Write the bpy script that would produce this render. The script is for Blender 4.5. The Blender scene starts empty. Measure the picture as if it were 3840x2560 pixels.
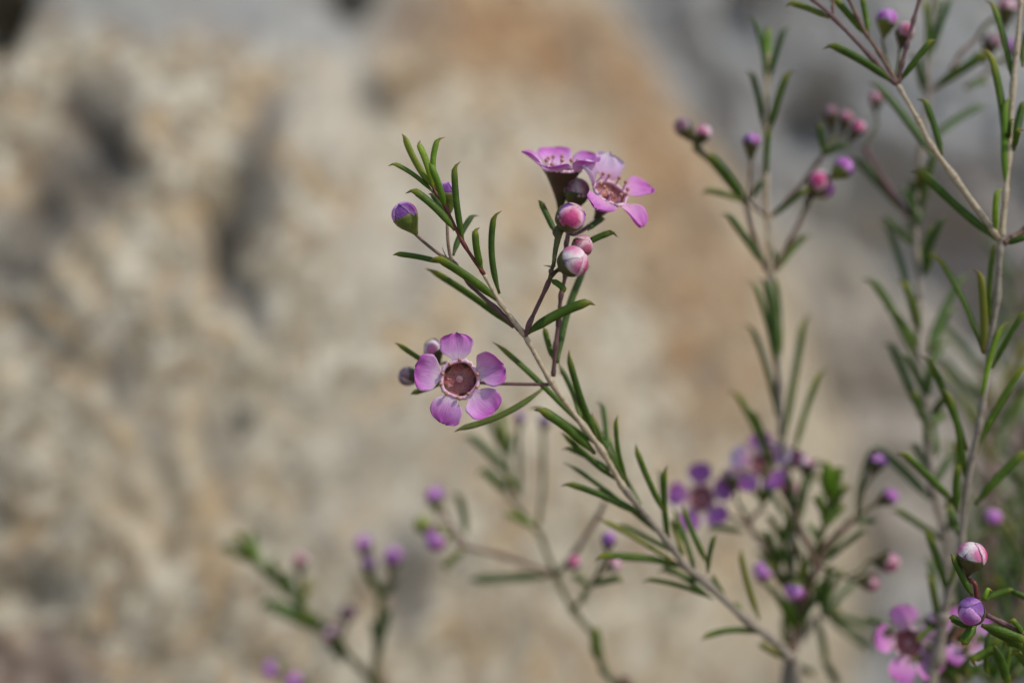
import bpy, math, random
import numpy as np
from mathutils import Vector, Matrix

rnd = random.Random(7)
sc = bpy.context.scene
C = sc.collection

# ------------------------------------------------------------------ camera, sky, sun, exposure
CAM_H = 0.40          # lens height above the ground, m
FOC = 0.325           # focus distance, m
WID = 0.195           # width of the frame at the focus distance, m
cd = bpy.data.cameras.new("camera")
cam = bpy.data.objects.new("camera", cd); C.objects.link(cam)
cam.location = (0, 0, CAM_H); cam.rotation_euler = (math.radians(90), 0, 0)
cd.sensor_width = 36; cd.lens = 60; cd.clip_start = 0.01; cd.clip_end = 500
cd.dof.use_dof = True; cd.dof.focus_distance = FOC; cd.dof.aperture_fstop = 3.3
cd.dof.aperture_blades = 0
sc.camera = cam
SUN_DIR = Vector((0.62, -0.42, 0.80)).normalized()      # towards the sun
w = bpy.data.worlds.new("World"); sc.world = w; w.use_nodes = True
nt = w.node_tree
sky = nt.nodes.new("ShaderNodeTexSky"); sky.sky_type = 'NISHITA'; sky.sun_disc = False
sky.sun_elevation = math.asin(SUN_DIR.z); sky.sun_rotation = math.atan2(SUN_DIR.x, SUN_DIR.y)
nt.links.new(sky.outputs[0], nt.nodes["Background"].inputs[0])
nt.nodes["Background"].inputs[1].default_value = 0.135
sd = bpy.data.lights.new("sun", 'SUN'); sd.energy = 2.25; sd.angle = math.radians(1.0); sd.color = (1, .95, .87)
sun = bpy.data.objects.new("sun", sd); C.objects.link(sun)
sun.rotation_euler = SUN_DIR.to_track_quat('Z', 'Y').to_euler(); sun.location = SUN_DIR * 3
vs = sc.view_settings
vs.view_transform = 'Standard'; vs.look = 'None'; vs.gamma = 1; vs.use_curve_mapping = False; vs.exposure = 0.06
sc.cycles.use_denoising = True
sc.cycles.max_bounces = 6

# ------------------------------------------------------------------ pixel -> place
K = WID / 3840 / FOC
def P(x, y, mm):                        # photo pixel + distance behind the focus plane in mm
    d = FOC + mm / 1000
    return Vector(((x - 1920) * K * d, d, CAM_H - (y - 1280) * K * d))
def pxm(mm): return K * (FOC + mm / 1000)
REG = dict(A=(1400,450,600/2352), B=(1900,500,600/2352), C=(1400,850,600/2352), D=(1440,1220,500/1960),
  E=(1900,850,600/2352), F=(1800,1200,700/2195), G=(2000,1600,800/2281), H=(2300,1900,800/1901),
  I=(2450,0,800/2240), J=(3040,0,800/2240), K=(2450,500,800/2240), L=(3040,500,800/2240),
  M=(2450,1000,800/2240), N=(3040,1000,800/2240), O=(2450,1500,800/2240), Q=(3040,1500,800/2240),
  R=(2450,2000,800/2240), S=(3040,2000,800/2240), T=(750,1900,800/1901), U=(1450,1500,800/2240),
  V=(1550,1900,850/2019), _=(0,0,1))
def pt(s):
    ox, oy, k = REG[s[0]]
    x, y = s[1:].split(',')
    return (ox + float(x) * k, oy + float(y) * k)

# ------------------------------------------------------------------ materials
def mat(name):
    m = bpy.data.materials.new(name); m.use_nodes = True
    t = m.node_tree; b = t.nodes["Principled BSDF"]
    return m, t, b
def nd(t, kind, **kw):
    n = t.nodes.new(kind)
    for k, v in kw.items(): setattr(n, k, v)
    return n
def ramp(t, stops, fac=None, interp='LINEAR'):
    r = t.nodes.new("ShaderNodeValToRGB"); r.color_ramp.interpolation = interp
    e = r.color_ramp.elements
    while len(e) < len(stops): e.new(0.5)
    for el, (p, c) in zip(e, stops): el.position = p; el.color = (*c, 1) if len(c) == 3 else c
    if fac is not None: t.links.new(fac, r.inputs[0])
    return r
def mix(t, a, b, fac, mode='MIX'):
    n = t.nodes.new("ShaderNodeMix"); n.data_type = 'RGBA'; n.blend_type = mode
    for v, i in ((a, 6), (b, 7)):
        if isinstance(v, tuple): n.inputs[i].default_value = (*v, 1)
        else: t.links.new(v, n.inputs[i])
    if isinstance(fac, (int, float)): n.inputs[0].default_value = fac
    else: t.links.new(fac, n.inputs[0])
    return n.outputs[2]
def noise(t, scale, detail=3, rough=.55, vec=None, dist=0):
    n = t.nodes.new("ShaderNodeTexNoise"); n.inputs["Scale"].default_value = scale
    n.inputs["Detail"].default_value = detail; n.inputs["Roughness"].default_value = rough
    n.inputs["Distortion"].default_value = dist
    if vec is not None: t.links.new(vec, n.inputs["Vector"])
    return n.outputs["Fac"]
def bump(t, b, h, strength, dist):
    n = t.nodes.new("ShaderNodeBump"); n.inputs["Strength"].default_value = strength; n.inputs["Distance"].default_value = dist
    t.links.new(h, n.inputs["Height"]); t.links.new(n.outputs[0], b.inputs["Normal"])

def leaf_mat(name, base, mid, tip, point):
    m, t, b = mat(name)
    uv = nd(t, "ShaderNodeUVMap"); sep = nd(t, "ShaderNodeSeparateXYZ"); t.links.new(uv.outputs[0], sep.inputs[0])
    r = ramp(t, [(0, base), (.16, mid), (.74, mid), (.90, tip), (1, point)], sep.outputs[1])
    geo = nd(t, "ShaderNodeNewGeometry"); oi = nd(t, "ShaderNodeObjectInfo")
    blot = noise(t, 420, 2, .5, geo.outputs[0])
    c = mix(t, r.outputs[0], tuple(min(1, x * 1.7 + .012) for x in mid), ramp(t, [(.52, (0,0,0)), (.75, (.55,.55,.55))], blot).outputs[0])
    v = nd(t, "ShaderNodeTexVoronoi"); v.inputs["Scale"].default_value = 2600; t.links.new(geo.outputs[0], v.inputs["Vector"])
    c = mix(t, c, (.30, .36, .20), ramp(t, [(.10, (.35,.35,.35)), (.22, (0,0,0))], v.outputs["Distance"]).outputs[0])
    old = ramp(t, [(.0, (0,0,0)), (.88, (0,0,0)), (.95, (.55,.55,.55)), (1, (.8,.8,.8))], oi.outputs["Random"])
    c = mix(t, c, (.17,.155,.025), old.outputs[0])
    hs = nd(t, "ShaderNodeHueSaturation"); t.links.new(c, hs.inputs["Color"])
    mr = nd(t, "ShaderNodeMapRange"); t.links.new(oi.outputs["Random"], mr.inputs[0]); mr.inputs[3].default_value = .75; mr.inputs[4].default_value = 1.25
    t.links.new(mr.outputs[0], hs.inputs["Value"])
    mr2 = nd(t, "ShaderNodeMapRange"); t.links.new(oi.outputs["Random"], mr2.inputs[0]); mr2.inputs[3].default_value = .512; mr2.inputs[4].default_value = .490
    t.links.new(mr2.outputs[0], hs.inputs["Hue"])
    t.links.new(hs.outputs[0], b.inputs["Base Color"])
    b.inputs["Roughness"].default_value = .48; b.inputs["Specular IOR Level"].default_value = .24
    bump(t, b, v.outputs["Distance"], .25, .0002)
    return m
LEAF = dict(
  d=leaf_mat("leaf_deep_green", (.13,.12,.025), (.056,.104,.005), (.17,.19,.012), (.15,.07,.03)),
  y=leaf_mat("leaf_young_green", (.24,.19,.02), (.12,.215,.010), (.17,.22,.02), (.22,.10,.04)),
  g=leaf_mat("leaf_grey_green", (.14,.14,.05), (.062,.108,.022), (.11,.15,.05), (.15,.11,.06)))

def stem_mat(name, c1, c2, c3, rough=.6):
    m, t, b = mat(name)
    uv = nd(t, "ShaderNodeUVMap"); geo = nd(t, "ShaderNodeNewGeometry")
    mp = nd(t, "ShaderNodeMapping"); t.links.new(uv.outputs[0], mp.inputs[0]); mp.inputs["Scale"].default_value = (5, 1, 1)
    n1 = noise(t, 7, 4, .6, mp.outputs[0]); n2 = noise(t, 900, 3, .6, geo.outputs[0])
    c = mix(t, c1, c2, ramp(t, [(.35, (0,0,0)), (.65, (1,1,1))], n1).outputs[0])
    c = mix(t, c, c3, ramp(t, [(.5, (0,0,0)), (.72, (.8,.8,.8))], n2).outputs[0])
    t.links.new(c, b.inputs["Base Color"]); b.inputs["Roughness"].default_value = rough
    b.inputs["Specular IOR Level"].default_value = .35
    bump(t, b, n2, .4, .0002)
    return m
STEM = dict(
  tan=stem_mat("stem_tan_bark", (.42,.32,.20), (.56,.47,.33), (.22,.14,.09)),
  brown=stem_mat("stem_brown", (.15,.085,.055), (.24,.15,.10), (.09,.045,.04)),
  red=stem_mat("stem_red", (.17,.030,.022), (.12,.022,.022), (.22,.07,.04), .45),
  purple=stem_mat("stem_purple", (.12,.055,.055), (.20,.11,.105), (.085,.04,.045)),
  grey=stem_mat("stem_grey_bark", (.25,.205,.155), (.36,.31,.245), (.15,.11,.08)),
  green=stem_mat("stem_green", (.07,.09,.02), (.11,.10,.03), (.10,.06,.03), .5))

def petal_mat(name, base, mid, tip, transl=.35):
    m, t, b = mat(name)
    uv = nd(t, "ShaderNodeUVMap"); sep = nd(t, "ShaderNodeSeparateXYZ"); t.links.new(uv.outputs[0], sep.inputs[0])
    geo = nd(t, "ShaderNodeNewGeometry")
    n1 = noise(t, 330, 2, .5, geo.outputs[0])
    ad = nd(t, "ShaderNodeMath", operation='MULTIPLY_ADD'); t.links.new(n1, ad.inputs[0]); ad.inputs[1].default_value = .5
    sb = nd(t, "ShaderNodeMath", operation='ADD'); t.links.new(sep.outputs[1], sb.inputs[0]); sb.inputs[1].default_value = -.25
    t.links.new(sb.outputs[0], ad.inputs[2])
    r = ramp(t, [(.06, base), (.48, mid), (.92, tip)], ad.outputs[0], 'EASE')
    mp = nd(t, "ShaderNodeMapping"); t.links.new(uv.outputs[0], mp.inputs[0]); mp.inputs["Scale"].default_value = (26, 2.2, 1)
    ve = noise(t, 1.0, 2, .5, mp.outputs[0], .6)
    c = mix(t, r.outputs[0], tuple(x * .72 for x in tip), ramp(t, [(.52, (0,0,0)), (.75, (.6,.6,.6))], ve).outputs[0])
    t.links.new(c, b.inputs["Base Color"]); b.inputs["Roughness"].default_value = .6; b.inputs["Specular IOR Level"].default_value = .15
    bump(t, b, ve, .35, .00025)
    tr = nd(t, "ShaderNodeBsdfTranslucent"); t.links.new(c, tr.inputs[0])
    ms = nd(t, "ShaderNodeMixShader"); ms.inputs[0].default_value = transl
    t.links.new(b.outputs[0], ms.inputs[1]); t.links.new(tr.outputs[0], ms.inputs[2])
    t.links.new(ms.outputs[0], t.nodes["Material Output"].inputs[0])
    return m
PETAL = dict(
  mauve=petal_mat("petal_mauve", (.90,.72,.84), (.82,.43,.79), (.70,.19,.64)),
  pale=petal_mat("petal_pale_lilac", (.76,.40,.60), (.84,.62,.84), (.88,.76,.89), .45),
  pink=petal_mat("petal_magenta_pink", (.88,.55,.72), (.84,.40,.76), (.74,.24,.66), .4),
  violet=petal_mat("petal_violet", (.60,.30,.56), (.54,.20,.56), (.48,.15,.51)))

def plain(name, c1, c2, scale, rough=.5, spec=.4, b_h=.0, spots=None):
    m, t, b = mat(name)
    geo = nd(t, "ShaderNodeNewGeometry")
    n1 = noise(t, scale, 3, .6, geo.outputs[0])
    c = mix(t, c1, c2, ramp(t, [(.36, (0,0,0)), (.64, (1,1,1))], n1).outputs[0])
    if spots:
        n2 = noise(t, scale * 5, 2, .5, geo.outputs[0])
        c = mix(t, c, spots, ramp(t, [(.60, (0,0,0)), (.70, (.85,.85,.85))], n2).outputs[0])
    t.links.new(c, b.inputs["Base Color"]); b.inputs["Roughness"].default_value = rough; b.inputs["Specular IOR Level"].default_value = spec
    if b_h: bump(t, b, noise(t, scale * 4, 3, .6, geo.outputs[0]), .6, b_h)
    return m
MT = dict(
  cup_in=plain("flower_cup_inside", (.42,.15,.12), (.28,.06,.085), 420, .20, .6, .0005, (.10,.012,.022)),
  calyx=plain("flower_calyx", (.055,.045,.016), (.10,.045,.030), 400, .5, .4, .0002),
  rim=plain("flower_rim", (.66,.36,.50), (.76,.52,.62), 700, .45, .4),
  style=plain("flower_style", (.50,.20,.24), (.62,.34,.34), 800, .35, .5),
  anther=plain("flower_anther", (.42,.17,.14), (.50,.27,.16), 1500, .5, .4),
  cup_green=plain("bud_cup_green", (.10,.15,.022), (.18,.20,.030), 350, .45, .45, .0002, (.10,.045,.05)),
  cup_dark=plain("bud_cup_dark", (.055,.050,.016), (.09,.085,.02), 350, .5, .4, .0002, (.09,.035,.04)),
  b_purple=plain("bud_petal_purple", (.46,.14,.48), (.36,.11,.42), 260, .42, .45, .0001),
  b_violet=plain("bud_petal_violet", (.20,.075,.28), (.28,.11,.36), 260, .42, .45, .0001),
  b_pink=plain("bud_petal_pink", (.56,.10,.24), (.66,.30,.42), 300, .5, .4, .0002, (.28,.025,.08)),
  b_white=plain("bud_petal_white", (.80,.70,.70), (.66,.24,.40), 170, .5, .4, .0002, (.62,.30,.40)),
  b_rose=plain("bud_petal_rose", (.50,.20,.28), (.60,.36,.40), 420, .5, .4, .0002, (.16,.03,.06)),
  b_mauve=plain("bud_petal_dull_mauve", (.28,.14,.18), (.36,.24,.25), 380, .55, .35, .0002, (.20,.09,.11)),
  b_lime=plain("bud_petal_lime", (.24,.28,.05), (.32,.33,.10), 380, .5, .4, .0002))
def bud_petal_mat(name, mid, edge, spots, sh=.0):
    m, t, b = mat(name)
    uv = nd(t, "ShaderNodeUVMap"); sep = nd(t, "ShaderNodeSeparateXYZ"); t.links.new(uv.outputs[0], sep.inputs[0])
    geo = nd(t, "ShaderNodeNewGeometry")
    n1 = noise(t, 330, 3, .6, geo.outputs[0]); n2 = noise(t, 1500, 2, .6, geo.outputs[0])
    ad = nd(t, "ShaderNodeMath", operation='MULTIPLY_ADD'); t.links.new(n1, ad.inputs[0]); ad.inputs[1].default_value = .9; ad.inputs[2].default_value = -.45 + sh
    su = nd(t, "ShaderNodeMath", operation='ADD'); t.links.new(ad.outputs[0], su.inputs[0]); t.links.new(sep.outputs[1], su.inputs[1])
    c = mix(t, mid, edge, ramp(t, [(.40, (0,0,0)), (.82, (1,1,1))], su.outputs[0]).outputs[0])
    c = mix(t, c, spots, ramp(t, [(.60, (0,0,0)), (.68, (.7,.7,.7))], n2).outputs[0])
    t.links.new(c, b.inputs["Base Color"]); b.inputs["Roughness"].default_value = .58; b.inputs["Specular IOR Level"].default_value = .28
    bump(t, b, n2, .5, .0003)
    return m
MT.update(
  b_purple=bud_petal_mat("bud_petal_purple", (.42,.10,.42), (.62,.30,.62), (.30,.06,.28), .05),
  b_violet=bud_petal_mat("bud_petal_violet", (.19,.06,.27), (.36,.17,.43), (.13,.03,.17), .0),
  b_pink=bud_petal_mat("bud_petal_pink", (.54,.06,.20), (.74,.46,.54), (.25,.015,.06), -.05),
  b_white=bud_petal_mat("bud_petal_white", (.62,.18,.34), (.78,.66,.66), (.60,.22,.34), .08),
  b_rose=bud_petal_mat("bud_petal_rose", (.40,.10,.17), (.62,.38,.42), (.12,.015,.035), -.02),
  b_mauve=bud_petal_mat("bud_petal_dull_mauve", (.24,.10,.14), (.40,.31,.31), (.13,.04,.06), .0))
BUDSTYLE = dict(
  purple=('cup_green', ['b_purple', 'b_purple', 'b_violet', 'b_purple', 'b_purple']),
  violet=('cup_dark', ['b_violet', 'b_violet', 'b_violet', 'b_purple', 'b_violet']),
  pinkwhite=('cup_dark', ['b_purple', 'b_pink', 'b_white', 'b_white', 'b_pink']),
  bicolor=('cup_dark', ['b_purple', 'b_violet', 'b_purple', 'b_pink', 'b_rose']),
  rose=('cup_dark', ['b_rose', 'b_rose', 'b_white', 'b_rose', 'b_rose']),
  mauve=('cup_dark', ['b_mauve', 'b_mauve', 'b_rose', 'b_mauve', 'b_mauve']),
  whitegreen=('cup_dark', ['b_white', 'b_lime', 'b_white', 'b_white', 'b_lime']),
  lime=('cup_green', ['b_lime', 'b_mauve', 'b_lime', 'b_lime', 'b_lime']))

# ------------------------------------------------------------------ mesh helpers
def mesh(name, verts, faces, m=None, uv=None, smooth=True):
    me = bpy.data.meshes.new(name); me.from_pydata([tuple(v) for v in verts], [], faces)
    if uv is not None:
        l = me.uv_layers.new(name="UVMap")
        idx = np.empty(len(me.loops), dtype=np.int32); me.loops.foreach_get("vertex_index", idx)
        l.data.foreach_set("uv", np.asarray(uv, dtype=np.float32)[idx].ravel())
    if smooth: me.polygons.foreach_set("use_smooth", [True] * len(me.polygons))
    if m: me.materials.append(m)
    me.update()
    return me
def obj(name, me, parent=None):
    o = bpy.data.objects.new(name, me); C.objects.link(o)
    if parent: o.parent = parent
    return o
def thing(name, label, cat, loc, group=None):
    o = bpy.data.objects.new(name, None); C.objects.link(o); o.location = loc; o.empty_display_size = .01
    o["label"] = label; o["category"] = cat
    if group: o["group"] = group
    return o
def tube(pts, rad, sides=8, flat=1.0, roll=0.0, ref=Vector((0, -1, 0)), cap=True):
    """pts: Vectors, rad: radius at each; returns verts, faces, uv"""
    V, F, U = [], [], []
    n = len(pts); s = None
    for i in range(n):
        d = (pts[min(i + 1, n - 1)] - pts[max(i - 1, 0)]).normalized()
        if s is None:
            s = d.cross(ref)
            if s.length < .1: s = d.cross(Vector((1, 0, 0)))
            s.normalize()
            if roll: s = Matrix.Rotation(roll, 3, d) @ s
        s = (s - d * s.dot(d)).normalized(); u = s.cross(d)
        for k in range(sides):
            a = 2 * math.pi * k / sides
            V.append(pts[i] + (s * math.cos(a) + u * math.sin(a) * flat) * rad[i]); U.append((k / sides, i / (n - 1)))
    for i in range(n - 1):
        for k in range(sides):
            k2 = (k + 1) % sides
            F.append((i * sides + k, i * sides + k2, (i + 1) * sides + k2, (i + 1) * sides + k))
    if cap:
        F.append(tuple(range(sides))[::-1]); F.append(tuple(range((n - 1) * sides, n * sides)))
    return V, F, U
def catmull(p, per=8):
    p = [np.array(q, float) for q in p]
    if len(p) == 2: p = [p[0], (p[0] + p[1]) / 2, p[1]]
    q = [2 * p[0] - p[1]] + p + [2 * p[-1] - p[-2]]
    out = []
    for i in range(1, len(q) - 2):
        a, b, c, d = q[i-1:i+3]
        for k in range(per):
            t = k / per
            out.append(.5 * (2*b + (c-a)*t + (2*a-5*b+4*c-d)*t*t + (3*b-a-3*c+d)*t**3))
    out.append(p[-1])
    return out
def smooth01(x): x = max(0., min(1., x)); return x * x * (3 - 2 * x)

# ------------------------------------------------------------------ plant pieces
class Sprig:
    def __init__(s, label, prof, style='d', jit=3.0):
        s.prof = prof                     # [(y, mm)] distance behind the focus plane along the sprig
        s.root = thing("waxflower_branch", label, "branch", (0, 0, 0), "waxflower branches in front of the boulders")
        s.base = None; s.style = style; s.jit = jit
    def d(s, y):
        return float(np.interp(y, [a for a, _ in s.prof], [b for _, b in s.prof]))
    def place(s, w): return w - s.root.location
    def stem(s, name, r0, r1, style, pts, dz0=0., dz1=0., nodes=True):
        pp = [pt(q) if isinstance(q, str) else q for q in pts]
        n = len(pp)
        if len(pp[0]) == 2:
            pp = [(x, y, s.d(y) + dz0 + (dz1 - dz0) * i / max(1, n - 1)) for i, (x, y) in enumerate(pp)]
        per = 8
        c = catmull(pp, per); m = len(c); rad = []
        for i, q in enumerate(c):
            r = r0 + (r1 - r0) * i / (m - 1)
            f = (i % per) / per; f = min(f, 1 - f)
            if nodes and 0 < i < m - 1 and f < .13: r *= 1.42 - f
            rad.append(r * pxm(q[2]) * (1 + rnd.uniform(-.05, .05)))
        V, F, U = tube([P(*q) for q in c], rad, 9)
        obj(name, mesh(name, V, F, STEM[style], U), s.root)
    def leaf(s, b, t, w=24, bow=None, hook=None, dz=None, style=None, db=0.):
        b = pt(b) if isinstance(b, str) else b; t = pt(t) if isinstance(t, str) else t
        dx, dy = t[0] - b[0], t[1] - b[1]; L = math.hypot(dx, dy)
        px, py = dy / L, -dx / L          # left of the direction, on the picture
        if hook is None: hook = 1 if dx < 0 else -1
        if bow is None: bow = -.025 * (1 if hook > 0 else -1) + rnd.uniform(-.025, .025)
        if dz is None: dz = rnd.uniform(-1, 1) * s.jit
        d0 = s.d(b[1]) + db; d1 = d0 + dz
        N = 16; pts, rad = [], []
        hl = .085
        for i in range(N + 1):
            f = i / N
            f = f if f < .8 else .8 + (f - .8)
            off = bow * L * 4 * f * (1 - f)
            hk = max(0, (f - (1 - hl * 1.6)) / (hl * 1.6))
            off += hook * w * .85 * hk ** 2
            al = f * L - w * .25 * hk ** 3 * abs(hook)
            w_ = w * 1.0
            q = (b[0] + dx / L * al + px * off, b[1] + dy / L * al + py * off, d0 + (d1 - d0) * f + .4 * math.sin(f * math.pi) * (1 if dz > 0 else -1))
            prof = (.42 + .58 * smooth01(f / .26)) * (1 - .93 * smooth01((f - .80) / .20) ** 1.8)
            if f > .985: prof = .05
            pts.append(P(*q)); rad.append(w_ / 2 * prof * pxm(q[2]))
        V, F, U = tube(pts, rad, 8, .62, rnd.uniform(-.6, .6))
        obj("leaf", mesh("leaf", V, F, LEAF[style or s.style], U), s.root)
    def bud(s, c, R, ax, toward=.25, style='purple', L=1.9, ped=(), dz=0., pr=6, pst='brown', spin=None, ped_dz=0.):
        c = pt(c) if isinstance(c, str) else c
        mm = s.d(c[1]) + dz; ctr = P(c[0], c[1], mm); k = R * pxm(mm)
        n = Vector((ax[0], -toward * math.hypot(*ax), -ax[1])).normalized()
        up = Vector((0, -1, 0)) if abs(n.y) < .95 else Vector((0, 0, 1))
        X = up.cross(n).normalized(); Y = n.cross(X)
        M = Matrix((X, Y, n)).transposed().to_4x4()
        M = M @ Matrix.Rotation(rnd.uniform(0, 6.28) if spin is None else spin, 4, 'Z')
        M = Matrix.Translation(s.place(ctr)) @ M @ Matrix.Diagonal((k, k * rnd.uniform(.95, 1.05), k * rnd.uniform(.97, 1.05), 1))
        cm, pm = BUDSTYLE[style]
        o = obj("bud", bud_cup(L), s.root); o.matrix_basis = M
        setmat(o, MT[cm])
        for i in range(5):
            q = obj("petal", BUDPET[i], o); setmat(q, MT[pm[i]])
        # stalk from the node to the foot of the cup
        foot = ctr - n * (k * (L - .05))
        if ped:
            pp = [pt(q) if isinstance(q, str) else q for q in ped]
            W = [P(x, y, s.d(y) + ped_dz + (dz - ped_dz) * i / len(pp)) for i, (x, y) in enumerate(pp)]
            W.append(foot - n * k * .35); W.append(foot + n * k * .12)
            cc = [Vector(v) for v in catmull(W, 7)]
            V, F, U = tube(cc, [pr * pxm(mm) * (1 + .25 * smooth01((i / len(cc) - .8) / .2)) for i in range(len(cc))], 8)
            obj("pedicel", mesh("pedicel", V, F, STEM[pst], U), s.root)
        return foot
    def flower(s, c, n, R, petals, dz=0., tube_len=1.25, mats=None, up=(0, 0, 1), ped=(), pr=6, pst='purple', ped_dz=0., stam=1.):
        """c: centre of the rim; n: facing (world); R: rim radius in px; petals: list of dicts"""
        c = pt(c) if isinstance(c, str) else c
        mm = s.d(c[1]) + dz; ctr = P(c[0], c[1], mm); k = R * pxm(mm)
        n = Vector(n).normalized(); X = Vector(up).cross(n).normalized(); Y = n.cross(X)
        M = Matrix.Translation(s.place(ctr)) @ Matrix((X, Y, n)).transposed().to_4x4() @ Matrix.Scale(k, 4)
        T = tube_len
        # calyx tube outside + inside of the cup, one lathe
        prof = [(.0, -T * 1.16), (.17, -T * 1.15), (.22, -T), (.40, -T * .72), (.66, -T * .40), (.88, -T * .16), (1.06, -.03), (1.08, .03), (.98, .05)]
        o = obj("flower", lathe("flower_calyx", prof, 28, MT['calyx']), s.root); o.matrix_basis = M
        obj("nectar_cup", lathe("nectar_cup", [(.96, .045), (.90, -.03), (.86, -.22), (.72, -.36), (.40, -.42), (.22, -.38), (.0, -.36)], 28, MT['cup_in'], wob=.05), o)
        obj("rim", lathe("rim", [(.90, .0), (.91, .09), (.97, .13), (1.05, .12), (1.12, .04), (1.08, -.03)], 80, MT['rim'], wob=.035, lobes=.028), o)
        st = lathe("style", [(.0, -.42), (.10, -.40), (.09, -.12), (.16, -.08), (.20, -.03), (.15, .02), (.0, .03)], 14, MT['style'])
        obj("style", st, o)
        for i in range(10):
            a = 2 * math.pi * i / 10 + .25 + rnd.uniform(-.09, .09)
            e = Vector((math.cos(a), math.sin(a), 0)); z = Vector((0, 0, 1))
            r0 = 1.0; ln = rnd.uniform(.10, .26)
            b0 = e * r0 + z * .06; tip = e * (r0 + rnd.uniform(-.02, .14) - .12 * (stam - 1)) + z * (.10 + ln * stam)
            V, F, U = tube([b0, (b0 + tip) / 2, tip], [.065, .055, .045], 6, ref=Vector((.3, .5, .8)))
            so = obj("stamen", mesh("stamen", V, F, MT['rim'], U), o)
            V, F = ball(tip + z * .02, .118, 8, 5)
            # anther
            vo = len(so.data.vertices)
            me = mesh("stamen", [tuple(x.co) for x in so.data.vertices] + V,
                      [tuple(p.vertices) for p in so.data.polygons] + [tuple(i + vo for i in f) for f in F], MT['rim'])
            me.materials.append(MT['anther'])
            mi = [0] * (len(me.polygons) - len(F)) + [1] * len(F); me.polygons.foreach_set("material_index", mi)
            so.data = me
        for pd in petals:
            petal(o, pd)
        if ped:
            pp = [pt(q) if isinstance(q, str) else q for q in ped]
            W = [P(x, y, s.d(y) + ped_dz) for (x, y) in pp]
            foot = ctr - n * k * T * 1.12
            W += [foot - n * k * .3, foot + n * k * .2]
            cc = [Vector(v) for v in catmull(W, 7)]
            V, F, U = tube(cc, [pr * pxm(mm)] * len(cc), 8)
            obj("pedicel", mesh("pedicel", V, F, STEM[pst], U), s.root)

def lathe(name, prof, seg, m, wob=0., lobes=0.):
    V, F = [], []
    n = len(prof)
    for i, (r, z) in enumerate(prof):
        for k in range(seg):
            a = 2 * math.pi * k / seg
            ww = 1 + wob * math.cos(5 * a + .4) + lobes * math.cos(20 * a) * (1 if i > 1 else 0)
            V.append((r * ww * math.cos(a), r * ww * math.sin(a), z))
    for i in range(n - 1):
        for k in range(seg):
            k2 = (k + 1) % seg
            F.append((i * seg + k, i * seg + k2, (i + 1) * seg + k2, (i + 1) * seg + k))
    return mesh(name, V, F, m)
def ball(c, r, seg, rings):
    V, F = [], []
    for i in range(rings + 1):
        th = math.pi * i / rings
        for k in range(seg):
            a = 2 * math.pi * k / seg
            V.append((c.x + r * math.sin(th) * math.cos(a), c.y + r * math.sin(th) * math.sin(a), c.z + r * math.cos(th)))
    for i in range(rings):
        for k in range(seg):
            k2 = (k + 1) % seg
            F.append((i * seg + k, (i + 1) * seg + k, (i + 1) * seg + k2, i * seg + k2))
    return V, F
def setmat(o, m):
    o.material_slots[0].link = 'OBJECT'; o.material_slots[0].material = m
_cups = {}
def bud_cup(L):
    if L not in _cups:
        _cups[L] = lathe("bud_cup", [(.0, -L * 1.03), (.17, -L), (.27, -L * .88), (.53, -L * .66), (.82, -.74), (.97, -.42), (1.03, -.12), (1.055, .05), (1.02, .09), (.96, .0)], 20, MT['cup_dark'], wob=.015)
    return _cups[L]
def bud_petals():
    out = []
    # (polar angle of the scale's middle, azimuth, angular radius, radius) innermost first
    spec = [(16, 0, 98, .93), (60, 205, 62, .97), (56, 88, 60, 1.005), (62, 318, 62, 1.04), (66, 150, 56, 1.075)]
    for (pa, az, ar, rr) in spec:
        V, F, UV = [], [], []
        NR, NA = 9, 26
        c = Matrix.Rotation(math.radians(az), 3, 'Z') @ Matrix.Rotation(math.radians(pa), 3, 'Y')
        for layer in (0, 1):
            for i in range(NR + 1):
                f = i / NR
                for a in range(NA):
                    an = 2 * math.pi * a / NA
                    rad_ = math.radians(ar) * f * (1 + .10 * math.cos(an * 2) + .05 * math.sin(an * 3 + az) + .03 * math.sin(an * 7 + az * 2))
                    r = (rr - layer * (.045 if i < NR else .015) - .03 * f ** 3) * (1 + .03 * math.sin(an * 2 + az) * f)
                    UV.append((a / NA, f))
                    V.append(c @ Vector((r * math.sin(rad_) * math.cos(an), r * math.sin(rad_) * math.sin(an), r * math.cos(rad_))))
        H = (NR + 1) * NA
        for i in range(NR):
            for a in range(NA):
                a2 = (a + 1) % NA
                q = (i * NA + a, (i + 1) * NA + a, (i + 1) * NA + a2, i * NA + a2)
                F.append(q); F.append(tuple(H + k for k in q[::-1]))
        for a in range(NA):
            a2 = (a + 1) % NA
            F.append((NR * NA + a, H + NR * NA + a, H + NR * NA + a2, NR * NA + a2))
        out.append(mesh("bud_petal", V, F, MT['b_purple'], UV))
    return out
BUDPET = bud_petals()
HP = [(0,.30),(.06,.36),(.14,.54),(.26,.82),(.4,.96),(.54,1.),(.70,1.0),(.83,.92),(.92,.72),(.975,.46),(1.,.22)]
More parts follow.
